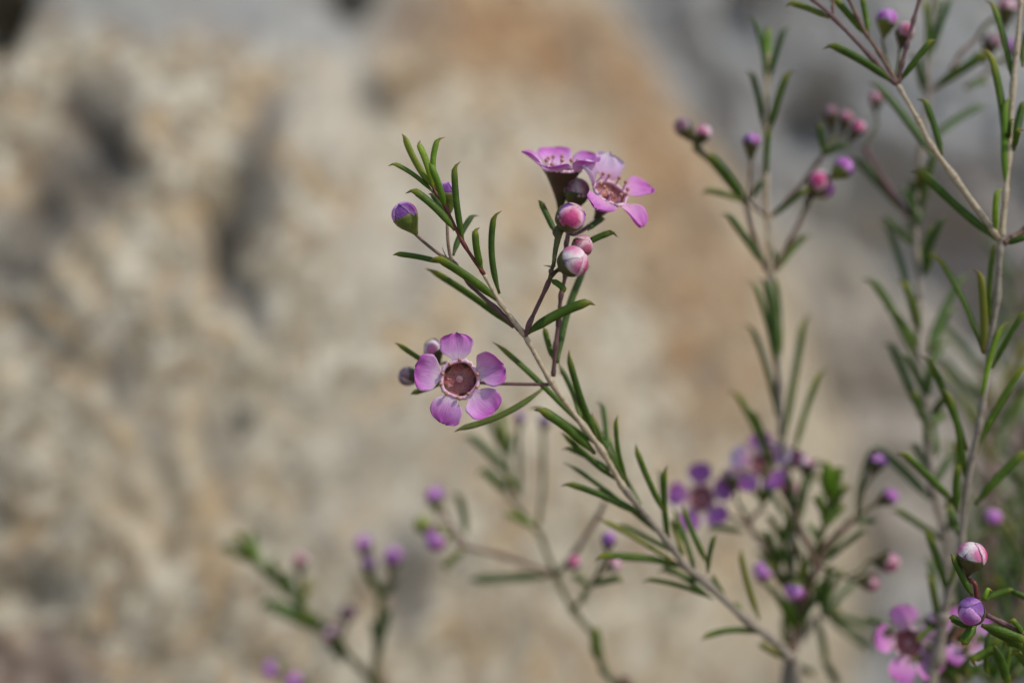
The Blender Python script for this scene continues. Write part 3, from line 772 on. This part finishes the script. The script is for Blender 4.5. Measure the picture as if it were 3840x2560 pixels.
s.bud('O815,800', 34, (-.3, -.9), .1, 'mauve', 1.9, ['O870,1050'], pr=6, pst='green')
s.bud('O1600,665', 24, (.1, -1), .2, 'pinkwhite', 2.2, ['O1500,1050', 'O1560,850'], pr=5, pst='green')
s.bud('O1415,930', 33, (-.1, -1), .5, 'rose', 2.0, ['O1480,1250', 'O1450,1120'], pr=6, pst='brown')
s.bud('R1150,390', 35, (-.7, .1), .6, 'purple', 1.6, ['R1420,620', 'R1300,480'], dz=-6, pr=6, pst='green')
s.bud('R1480,600', 35, (-.1, .3), 1.2, 'purple', 1.5, ['R1600,700', 'R1560,640'], dz=-10, pr=6, pst='green')

for i, (a, b_, n, l) in enumerate([('O1430', '1250', 3, 190), ('O1150', '1150', 3, 170), ('R1300', '330', 3, 200), ('R1450', '640', 4, 190), ('R1480', '1000', 4, 200)]):
    tuft(s, a, b_, n, l, 50 + i, .1 * (i % 3 - 1), .75)

# ------------------------------------------------------------------ brown forked twig right of it
s = Sprig("brown forked twig with bright lime young leaves and round purple and rose buds",
          [(1500, 40), (2100, 40), (2560, 44), (9000, 70)], 'd', 5)
s.root.location = P(3130, 8000, 70); s.root.location.z = 0
s.stem('stem', 12, 30, 'brown', ['R1500,1000', 'R1440,1300', '_2990,2640', '_3080,4200', '_3130,8300'], 4, 0)
s.stem('stem', 14, 12, 'brown', ['R1500,1010', 'R1590,680', 'R1730,340'], 4, 0)
s.stem('side_stem', 12, 10, 'brown', ['R1730,340', 'O1830,1500', 'Q300,1380', 'Q475,1230'])
s.stem('side_stem', 11, 8, 'brown', ['R1720,350', 'R1600,60', 'O1540,1350', 'O1500,1150'])
s.stem('side_stem', 8, 7, 'green', ['R1760,340', 'R1900,400', 'R2060,470'])
s.stem('side_stem', 9, 6, 'green', ['O1740,1500', 'O1790,1350', 'O1840,1050', 'O1850,900'])
leaves(s, """
O1850,1020 O1805,635 42 style=y
O1855,1020 O1895,700 40 style=y
O1845,1060 O1760,760 34 style=y
O1850,1120 O1950,820 34 style=y
O1830,1250 O1700,1010 30
O1820,1300 O1960,1040 28
O1865,1020 O1975,690 30 style=y
O1840,1180 O2045,880 24
O1800,1340 O2010,1105 26
O1790,1340 O1740,960 24 style=g
O1740,1500 O1630,1290 22 style=y
Q480,1230 Q660,470 24 style=g hook=-.3
R1800,300 R2230,-60 28 style=g
R1730,340 O1380,1180 25
Q430,1280 Q700,1260 24 style=g
""")
s.bud('Q705,650', 31, (.35, -.8), .15, 'violet', 2.1, ['Q475,1230', 'Q520,1000'], pr=8, pst='green')
s.bud('Q830,1015', 32, (.8, -.5), .3, 'violet', 1.8, ['Q475,1230', 'Q600,1140'], pr=8, pst='green')
s.bud('S820,300', 38, (1, .05), .2, 'rose', 1.7, ['R2060,440', 'S520,390'], pr=6, pst='green')
s.bud('S625,510', 33, (1, .1), .2, 'rose', 1.7, ['R2060,470', 'S420,490'], pr=6, pst='green')
s.stem('side_stem', 8, 7, 'grey', ['R1520,1120', 'R1690,900', 'R1790,830'], 10, 14)
leaves(s, """
R1770,830 R1965,785 24 style=g db=14
R1790,840 R2300,980 28 style=g db=16
R1800,850 R2300,1240 32 style=g db=16
R1720,880 R1810,1360 26 db=8
R1790,1330 R1950,1600 30 style=g db=8
R1470,1390 R1700,1460 26 style=g db=10
R1690,910 R1530,1130 30 style=g db=12
R1400,780 R1390,1180 34 style=g db=14
""")

for i, (a, b_, n, l) in enumerate([('R1600', '640', 3, 190), ('R1740', '330', 3, 200), ('R1780', '840', 4, 210), ('R1560', '980', 3, 210)]):
    tuft(s, a, b_, n, l, 80 + i, .25 * (i % 3 - 1), .8, 4)

# ------------------------------------------------------------------ low slender branch in the middle
s = Sprig("thin low branch with magenta and purple buds, crossing behind the long leafy one",
          [(1500, 58), (2000, 54), (2560, 48), (9000, 70)], 'g', 6)
s.root.location = P(2600, 8000, 70); s.root.location.z = 0
s.stem('stem', 15, 32, 'brown', ['V1800,1568', '_2380,2700', '_2500,4200', '_2600,8300'])
s.stem('stem', 13, 9, 'green', ['V1810,1575', 'V1690,1440', 'V1630,1180', 'V1420,920', 'V1270,610', 'V1120,230'])
s.stem('side_stem', 8, 7, 'green', ['V1120,240', 'U1400,1150', 'U1255,960', 'U1280,760', 'U1260,560'])
s.stem('side_stem', 9, 8, 'brown', ['V1270,600', 'V800,440', 'V480,360'])
s.stem('side_stem', 9, 7, 'brown', ['V1290,590', 'V1440,400', 'V1640,90', 'G760,800'], 0, -16)
s.stem('side_stem', 8, 7, 'green', ['V1420,910', 'V1530,780', 'V1580,690', 'V1620,640'], 0, -10)
leaves(s, """
U1290,800 U820,340 32
U1270,970 U990,715 36
U1265,600 U1020,80 36 style=d
U1250,500 U1190,30 26 style=y
U1400,1000 U1270,780 26 style=d
U1575,1335 U1240,1175 30 style=y
U1270,620 U1330,330 22
V1200,612 V485,650 36 dz=3 bow=0 hook=0
V450,390 V265,545 32
V1640,1360 V1630,1060 38 style=d hook=0
V1590,690 V1870,630 30 style=d db=-12
V1560,700 V1420,590 26 style=d db=-10
U830,1400 U740,960 28
V1560,720 V1500,850 24 style=d db=-6
""")
s.bud('U1400,190', 21, (.05, -1), .1, 'violet', 2.2, ['U1400,960', 'U1390,500'], pr=8, pst='green')
s.bud('U1650,220', 21, (.1, -1), .1, 'violet', 2.2, ['U1590,1310', 'U1640,900', 'U1645,480'], pr=8, pst='green')
s.bud('U510,1015', 37, (-.05, -1), .3, 'purple', 1.6, ['V480,360', 'V340,160', 'V270,50'], pr=7)
s.bud('U370,1300', 31, (-.5, -1), .2, 'lime', 1.6, ['V340,180', 'V200,160'], pr=6)
s.bud('U520,1455', 41, (-.9, .25), .4, 'purple', 1.5, ['V480,360', 'V400,330'], pr=7)
s.bud('V1430,495', 27, (.9, -.4), .3, 'pinkwhite', 1.6, ['V1290,590'], dz=-10, pr=7, pst='green')
s.bud('V1740,290', 28, (.1, -1), .4, 'violet', 1.9, ['V1620,640', 'V1690,480'], dz=-16, pr=7, pst='green', ped_dz=-10)
s.bud('V1790,510', 27, (.9, -.6), .3, 'pinkwhite', 1.6, ['V1620,640', 'V1680,580'], dz=-12, pr=6, pst='green', ped_dz=-10)

# ------------------------------------------------------------------ three small sprigs low on the left
s = Sprig("straight bare stem topped with a pair of purple buds, below the open flower", [(1900, 68), (2560, 66), (9000, 80)], 'g', 6)
s.root.location = P(1700, 8000, 80); s.root.location.z = 0
s.stem('stem', 17, 32, 'green', ['T1550,1568', '_1420,2700', '_1560,4400', '_1700,8300'])
s.stem('stem', 17, 13, 'green', ['T1550,1575', 'T1590,1200', 'T1615,780'])
leaves(s, """
T1615,800 T1470,560 32 style=d
T1620,800 T1760,640 28
T1600,1250 T1690,900 30
T1590,1300 T1530,1000 26
""")
s.bud('T1460,335', 34, (-.25, -1), .25, 'violet', 2.2, ['T1615,780', 'T1520,600'], pr=10, pst='green')
s.bud('T1500,510', 26, (-.1, -1), .3, 'violet', 2.0, ['T1610,770', 'T1540,680'], pr=8, pst='green')
s.bud('T1720,445', 36, (.15, -1), .25, 'purple', 2.0, ['T1615,780', 'T1680,650'], pr=10, pst='brown')

s = Sprig("leaning sprig ending in a tuft of bright green needle leaves, lowest on the pale boulder", [(1900, 72), (2560, 68), (9000, 84)], 'g', 6)
s.root.location = P(1800, 8000, 84); s.root.location.z = 0
s.stem('stem', 15, 32, 'brown', ['T1540,1570', '_1460,2700', '_1640,4400', '_1800,8300'])
s.stem('stem', 13, 8, 'green', ['T1550,1580', 'T1400,1400', 'T1200,1200', 'T1050,1080', 'T880,880', 'T700,680', 'T470,470'])
leaves(s, """
T480,490 T320,215 36 style=d
T450,480 T190,335 34 style=d
T470,470 T480,190 28 style=g
T560,570 T430,300 34 style=y
T620,600 T700,420 28
T660,640 T480,470 30
T830,830 T760,560 30
T740,720 T560,520 40 style=d
T700,680 T640,470 26
T800,800 T640,560 40 style=d
T900,960 T560,840 40
T1000,1080 T620,900 36
T930,860 T965,620 30 style=d
T880,880 T980,700 26
T1060,1100 T930,930 40 style=d
T1250,1340 T1130,1180 36
T1200,1200 T1270,1380 30
T960,990 T840,760 28
T1120,1150 T1010,960 26
T1300,1300 T1190,1120 26
""")
s.bud('T890,475', 28, (.0, -1), .2, 'rose', 2.3, ['T880,880', 'T900,750'], pr=8, pst='green')
s.bud('T1170,1110', 34, (.6, .3), .6, 'pinkwhite', 1.5, ['T1050,1080'], pr=7)
s.bud('T1320,945', 32, (.2, -1), .5, 'mauve', 1.7, ['T1200,1200', 'T1290,1090'], pr=7, pst='green')

s = Sprig("low twig with a pair of deep purple buds, furthest left along the pale boulder", [(1900, 72), (2560, 70), (9000, 84)], 'g', 6)
s.root.location = P(1650, 8000, 84); s.root.location.z = 0
s.stem('stem', 12, 30, 'brown', ['T720,1480', 'T860,1610', '_1180,2800', '_1450,4400', '_1650,8300'])
s.bud('T645,1450', 35, (-.8, -.3), .2, 'purple', 1.6, ['T860,1610', 'T780,1520'], pr=9, pst='green')
s.bud('T835,1560', 34, (.1, -1), .3, 'purple', 1.5, ['T900,1640'], pr=9, pst='green')
leaves(s, """
T860,1610 T1000,1540 28
""")

# ------------------------------------------------------------------ pale thick branch in the right background
s = Sprig("thick pale grey branch with long grey-green leaves, standing behind the tan forked one",
          [(0, 42), (900, 38), (1500, 36), (2000, 38), (2560, 44), (9000, 74)], 'g', 6)
s.root.location = P(3500, 8000, 74); s.root.location.z = 0
s.stem('stem', 20, 34, 'grey', ['S1440,640', 'S1420,1200', '_3540,2700', '_3520,4200', '_3500,8300'])
s.stem('stem', 15, 12, 'grey', ['S1430,660', 'S1420,300', 'Q1400,1400', 'Q1290,950', 'Q1230,400', 'N1200,1400', 'N1130,900', 'N1140,350'])
s.stem('stem', 12, 9, 'grey', ['N1140,360', 'L1110,1300', 'L1100,800', 'L1150,200', 'J1230,1050', 'J1225,800', 'J1240,560', 'J1270,250', 'J1290,-60'])
s.stem('side_stem', 11, 8, 'purple', ['L1040,870', 'L830,600', 'L590,200', 'L560,140'])
s.stem('side_stem', 10, 7, 'brown', ['J1210,975', 'J1400,860', 'J1500,700', 'J1580,560', 'J1760,400'])
s.stem('side_stem', 9, 7, 'brown', ['J1620,930', 'J1760,850', 'J1900,720', 'J1960,640'], 8, 8)
leaves(s, """
L1060,910 L1050,470 26
L1020,860 L430,220 34 style=g dz=3
L1100,1200 L760,860 26
N1090,600 L770,900 30
L1180,1450 L1410,860 28
N1190,100 L1290,1250 30 style=d
L1100,1000 L1220,500 36
L1130,1300 L1030,900 28
L1160,800 L1310,180 34
L1120,600 L1180,340 30
N1110,1000 N595,70 33
N1140,1540 N815,760 32
N1160,900 N800,400 26 style=d
N1230,870 N1640,40 28
N1260,900 N1480,400 36
N1210,1400 N1270,1050 30
N1270,1568 N1450,1330 34 style=d
Q1150,200 N1090,1300 30 style=d
Q1270,250 N1400,1550 32 style=d
Q1260,1050 Q640,450 36
Q1380,1470 Q860,1120 27 style=d
Q1230,500 Q1170,80 24
Q1320,600 Q1260,180 30
N1150,700 N950,120 28 style=d
N1180,1200 N1420,760 28
N1200,1350 N960,900 26
Q1290,900 Q1480,560 28
Q1280,800 Q1080,420 28
L1130,1000 L960,560 26
L1120,1400 L1300,950 26 style=d
J1210,700 J1190,-40 30 style=d
J1260,600 J1470,-40 30
J1240,520 J1360,-40 26 style=d
J1180,960 J1090,560 30
J1290,930 J1900,540 36 style=d
L1290,60 J1840,1080 32
J1640,910 J1850,830 30 style=d
S1290,600 S1240,250 30
Q1450,1380 Q1440,1000 26
Q1540,1200 Q1545,330 28 style=d
""")
s.bud('J2060,90', 36, (.15, -1), .2, 'rose', 2.2, ['J1760,400', 'J1830,280', 'J1950,200'], pr=9, pst='green')
s.bud('J1900,450', 33, (.3, -1), .2, 'mauve', 2.0, ['J1700,600', 'J1780,560'], pr=9, pst='green')
s.bud('J2110,500', 30, (.2, -1), .3, 'purple', 1.8, ['J1960,640', 'J2030,620'], dz=6, pr=9, pst='green')
s.bud('J690,1040', 26, (.0, -1), .2, 'rose', 2.0, ['L570,150', 'J700,1300'], dz=4, pr=6, pst='green')
s.bud('Q1915,1240', 33, (-.2, -.8), .5, 'purple', 1.6, ['S1560,250', 'Q1800,1400'], dz=6, pr=7, pst='green')

# ------------------------------------------------------------------ tan forked branch along the right edge
s = Sprig("tan forked branch with dark green leaves at the shrub's outer side, one arm leaning left",
          [(0, 12), (900, 12), (1600, 17), (2560, 28), (9000, 66)], 'd', 3.5)
s.root.location = P(3420, 8000, 66); s.root.location.z = 0
s.stem('stem', 20, 34, 'grey', ['S1400,820', 'S1330,1300', '_3480,2700', '_3440,4200', '_3420,8300'])
s.stem('stem', 14, 10, 'grey', ['S1390,850', 'S1540,300', 'Q1580,1500', 'Q1640,900', 'Q1770,250', 'N1800,1480', 'N1880,850', 'N1960,300', 'L1985,1230', 'L2005,1090'])
s.stem('stem', 11, 9, 'tan', ['L2005,1100', 'L2045,640', 'L2075,250', 'J2125,900', 'J2165,500', 'J2210,-40'])
s.stem('side_stem', 11, 8, 'tan', ['L1980,1110', 'L1500,450', 'L1260,120', 'J1130,1270', 'J915,890'])
s.stem('side_stem', 8, 6.5, 'brown', ['J915,890', 'J720,560', 'J590,370', 'J490,180', 'J390,-30'])
s.stem('side_stem', 8.5, 6, 'purple', ['J900,890', 'J650,620', 'J240,190', 'J20,0', 'J-30,-40'])
s.stem('side_stem', 5.5, 5, 'brown', ['J240,190', 'J230,80', 'J235,-30'])
s.stem('side_stem', 8, 7, 'purple', ['J925,880', 'J960,680', 'J1010,480', 'J1080,220', 'J1150,-30'])
s.stem('side_stem', 12, 12, 'brown', ['L2030,1150', 'L2120,1100', 'L2260,1010', 'L2330,960'])
leaves(s, """
J875,875 J150,445 30
J945,850 J1295,388 29 dz=-1
I1850,195 I1395,22 23
J590,380 J225,-40 27
J605,350 J530,-60 23
L1380,230 J1175,1000 29
L1320,280 J640,820 30 style=g db=14
L1965,1115 L1085,325 36 bow=.02
L1955,1050 L1965,565 23 style=y
J2130,890 J1890,-30 30
L2065,610 J1860,445 36 bow=-.04
L2060,600 J2060,985 28 style=y
L2130,180 J2250,1030 30 style=d
L2135,160 L2190,-60 24
N1885,620 L1930,1120 20
N1800,900 L1285,1225 28
N1810,920 N1770,0 30
N1800,1470 N2035,545 26 style=y
N1905,1070 N2270,420 24 style=d
Q1700,570 N2290,960 32 style=d
Q1650,530 N1205,885 29
Q1625,900 N1420,1250 26
Q1730,1090 Q2300,500 33 style=d
Q1510,1080 Q925,505 29
Q1640,860 Q1755,400 26
Q1540,1180 Q1560,640 28
L2090,60 L2100,-160 24
J2225,700 J2270,300 24
L2060,1150 L2290,1080 26
Q1580,1480 Q1430,1080 26
S1480,760 Q1200,1300 27 style=d
S1360,1000 S1250,400 27 style=d
S1450,600 S1600,150 24
""")
s.bud('J800,205', 38, (.12, -1), .3, 'purple', 1.9, ['J890,830', 'J800,620'], dz=8, pr=6, pst='green', ped_dz=6)
s.bud('J990,335', 35, (.2, -1), .3, 'rose', 1.9, ['J900,830', 'J930,620'], dz=7, pr=6, pst='green', ped_dz=6)

# ------------------------------------------------------------------ low right twig with the plump buds and two flowers
s = Sprig("short dark-leaved twig holding one plump pink and white bud above a plump violet bud",
          [(1900, 1), (2560, 4), (9000, 60)], 'd', 2)
s.root.location = P(4050, 8000, 60); s.root.location.z = 0
s.stem('stem', 11, 9, 'purple', ['_4060,8300', '_4080,4200', '_4020,2600', '_3900,2430', 'S2240,1060', 'S2000,930', 'S1840,850'])
s.stem('side_stem', 8, 7, 'red', ['S1800,850', 'S1760,760', 'S1740,660'], 2, 0)
s.bud('S1690,235', 53, (.12, -1), .35, 'pinkwhite', 1.55, ['S1745,680', 'S1720,520'], pr=9, pst='red', spin=.4)
s.bud('S1690,820', 51, (-.35, -.25), 1.2, 'violet', 1.4, ['S1840,850'], dz=-3, pr=8, pst='purple', spin=1.2)
leaves(s, """
S1700,650 S1480,200 26 bow=.02 hook=.3 dz=-1
S1810,700 S1870,570 22 style=y
S1680,970 S1455,868 30 bow=.03 hook=.3
S1730,960 S1590,1170 37 bow=-.03 hook=0
S1790,960 S2290,1140 34 bow=.02
S1820,980 S2290,1230 36 bow=.02
S2230,1060 S2110,890 24
S1830,700 S2150,600 26 bow=.08 db=8
S2100,600 S2290,690 24 db=8
S1930,1180 S2070,1600 36 db=5
S2300,1180 S2010,1135 28 db=2
S1950,1190 S1680,1335 32 db=6
S2310,1430 S2140,1220 32 db=3
S1880,1010 S1850,1500 22 db=9
S2100,1200 S2050,1500 26 db=7
""")
s = Sprig("twig bearing two deep pink-centred mauve flowers side by side near the plump violet bud",
          [(1900, 26), (2560, 28), (9000, 62)], 'd', 4)
s.root.location = P(3700, 8000, 62); s.root.location.z = 0
s.stem('stem', 12, 30, 'brown', ['S1560,1350', 'S1500,1568', '_3600,2700', '_3660,4200', '_3700,8300'], 6, 0)
s.stem('side_stem', 10, 8, 'brown', ['S1500,1568', 'S1430,1420', 'S1380,1250', 'S1300,1180'], 6, 10)
s.flower('S1025,1150', (.10, -1., .42), 57, [dict(a=95, len=1.5, wid=.95, up=16, mat='pink'), dict(a=24, len=1.55, wid=.75, up=26, mat='pale'),
   dict(a=-52, len=1.7, wid=1.05, up=8, mat='pink'), dict(a=-112, len=1.7, wid=.9, up=8, mat='pink'), dict(a=172, len=1.4, wid=.95, up=24, mat='pink')],
   dz=2, ped=['S1300,1200', 'S1150,1180'], pr=7, pst='brown', ped_dz=10)
s.flower('S1600,1060', (.15, -.9, .1), 46, [dict(a=100, len=1.4, up=26, mat='mauve'), dict(a=28, len=1.5, up=20, mat='mauve'), dict(a=-55, len=1.55, wid=.95, up=14, mat='pale'),
   dict(a=-118, len=1.5, up=14, mat='mauve'), dict(a=165, len=1.3, wid=.9, up=30, mat='mauve')], dz=2, ped=['S1560,1350', 'S1600,1200'], pr=7, pst='brown', ped_dz=6)
s.bud('S1275,900', 26, (.35, -1), .3, 'rose', 1.8, ['S1310,1180', 'S1240,1050'], pr=6, pst='brown', ped_dz=8)
s.bud('S1350,1285', 27, (.5, .3), .7, 'rose', 1.5, ['S1400,1330'], pr=6, pst='brown', ped_dz=6)
leaves(s, """
S1360,930 S1100,1130 28 dz=-3
S880,1000 S640,1120 26 style=g
S1500,1560 S1330,1050 28
S1530,1480 S1730,1250 30
S1560,1568 S1420,1250 26 style=g
S860,960 S560,880 24 style=g db=14
""")
for i, (a, b_, n, l) in enumerate([('S1480', '1520', 6, 200), ('S1560', '1370', 5, 180), ('S1380', '1240', 4, 150), ('S1640', '1560', 6, 210), ('S1900', '1560', 6, 220), ('S2120', '1500', 6, 220)]):
    tuft(s, a, b_, n, l, 110 + i, .2 * (i % 3 - 1), .9, 8)

# ------------------------------------------------------------------ deep foliage at the far right, generated pair by pair
def wild(label, stempts, prof, n, ln, wd, seed):
    r = random.Random(seed)
    s = Sprig(label, prof, 'd', 8)
    s.root.location = P(stempts[0][0], 8000, prof[-1][1]); s.root.location.z = 0
    s.stem('stem', 28, 9, 'brown', [(x, y) for x, y in stempts])
    c = catmull([(x, y) for x, y in stempts if y < 2900], 20)
    for k in range(n):
        q = c[int((k + .5) / n * (len(c) - 1))]; q2 = c[min(len(c) - 1, int((k + .5) / n * (len(c) - 1)) + 1)]
        d = np.array(q2) - np.array(q); base = math.atan2(d[1], d[0])
        for sd in (-1, 1):
            a = base + sd * r.uniform(.35, .75); l = ln * r.uniform(.8, 1.15)
            s.leaf((q[0], q[1]), (q[0] + l * math.cos(a), q[1] + l * math.sin(a)), wd * r.uniform(.9, 1.15), dz=r.uniform(-14, 14), style=r.choice('ddg'))
    return s
pr_ = [(0, 75), (2560, 70), (9000, 92)]
wild("dim branch deep in the shrub, between the tan forked one and the grey boulder", [(3800, 8300), (3790, 4500), (3760, 2900), (3700, 2300), (3720, 1800), (3690, 1350)], pr_, 8, 300, 27, 1)
wild("shaded outermost branch deep in the shrub, close to the grey boulder", [(4100, 8300), (4050, 4500), (3990, 2900), (3900, 2350), (3860, 1900), (3800, 1450), (3830, 1000)], [(0, 95), (2560, 88), (9000, 110)], 10, 290, 26, 2)
wild("shaded low branch deep in the shrub, behind the two side-by-side flowers", [(3600, 8300), (3620, 4500), (3560, 2900), (3600, 2500), (3680, 2150)], [(0, 85), (2560, 80), (9000, 100)], 6, 280, 26, 3)
wild("shaded leaning branch deep in the shrub, under the plump violet bud", [(3900, 8300), (3900, 4500), (3880, 2900), (3780, 2550), (3840, 2200), (3900, 1900)], [(0, 60), (2560, 55), (9000, 80)], 7, 280, 26, 4)
# the parts were laid out in world space: bring them under their things
for o in list(C.objects):
    if o.parent and o.parent.type == 'EMPTY' and o.name.split('.')[0] not in ('bud', 'flower'):
        o.location = -o.parent.location
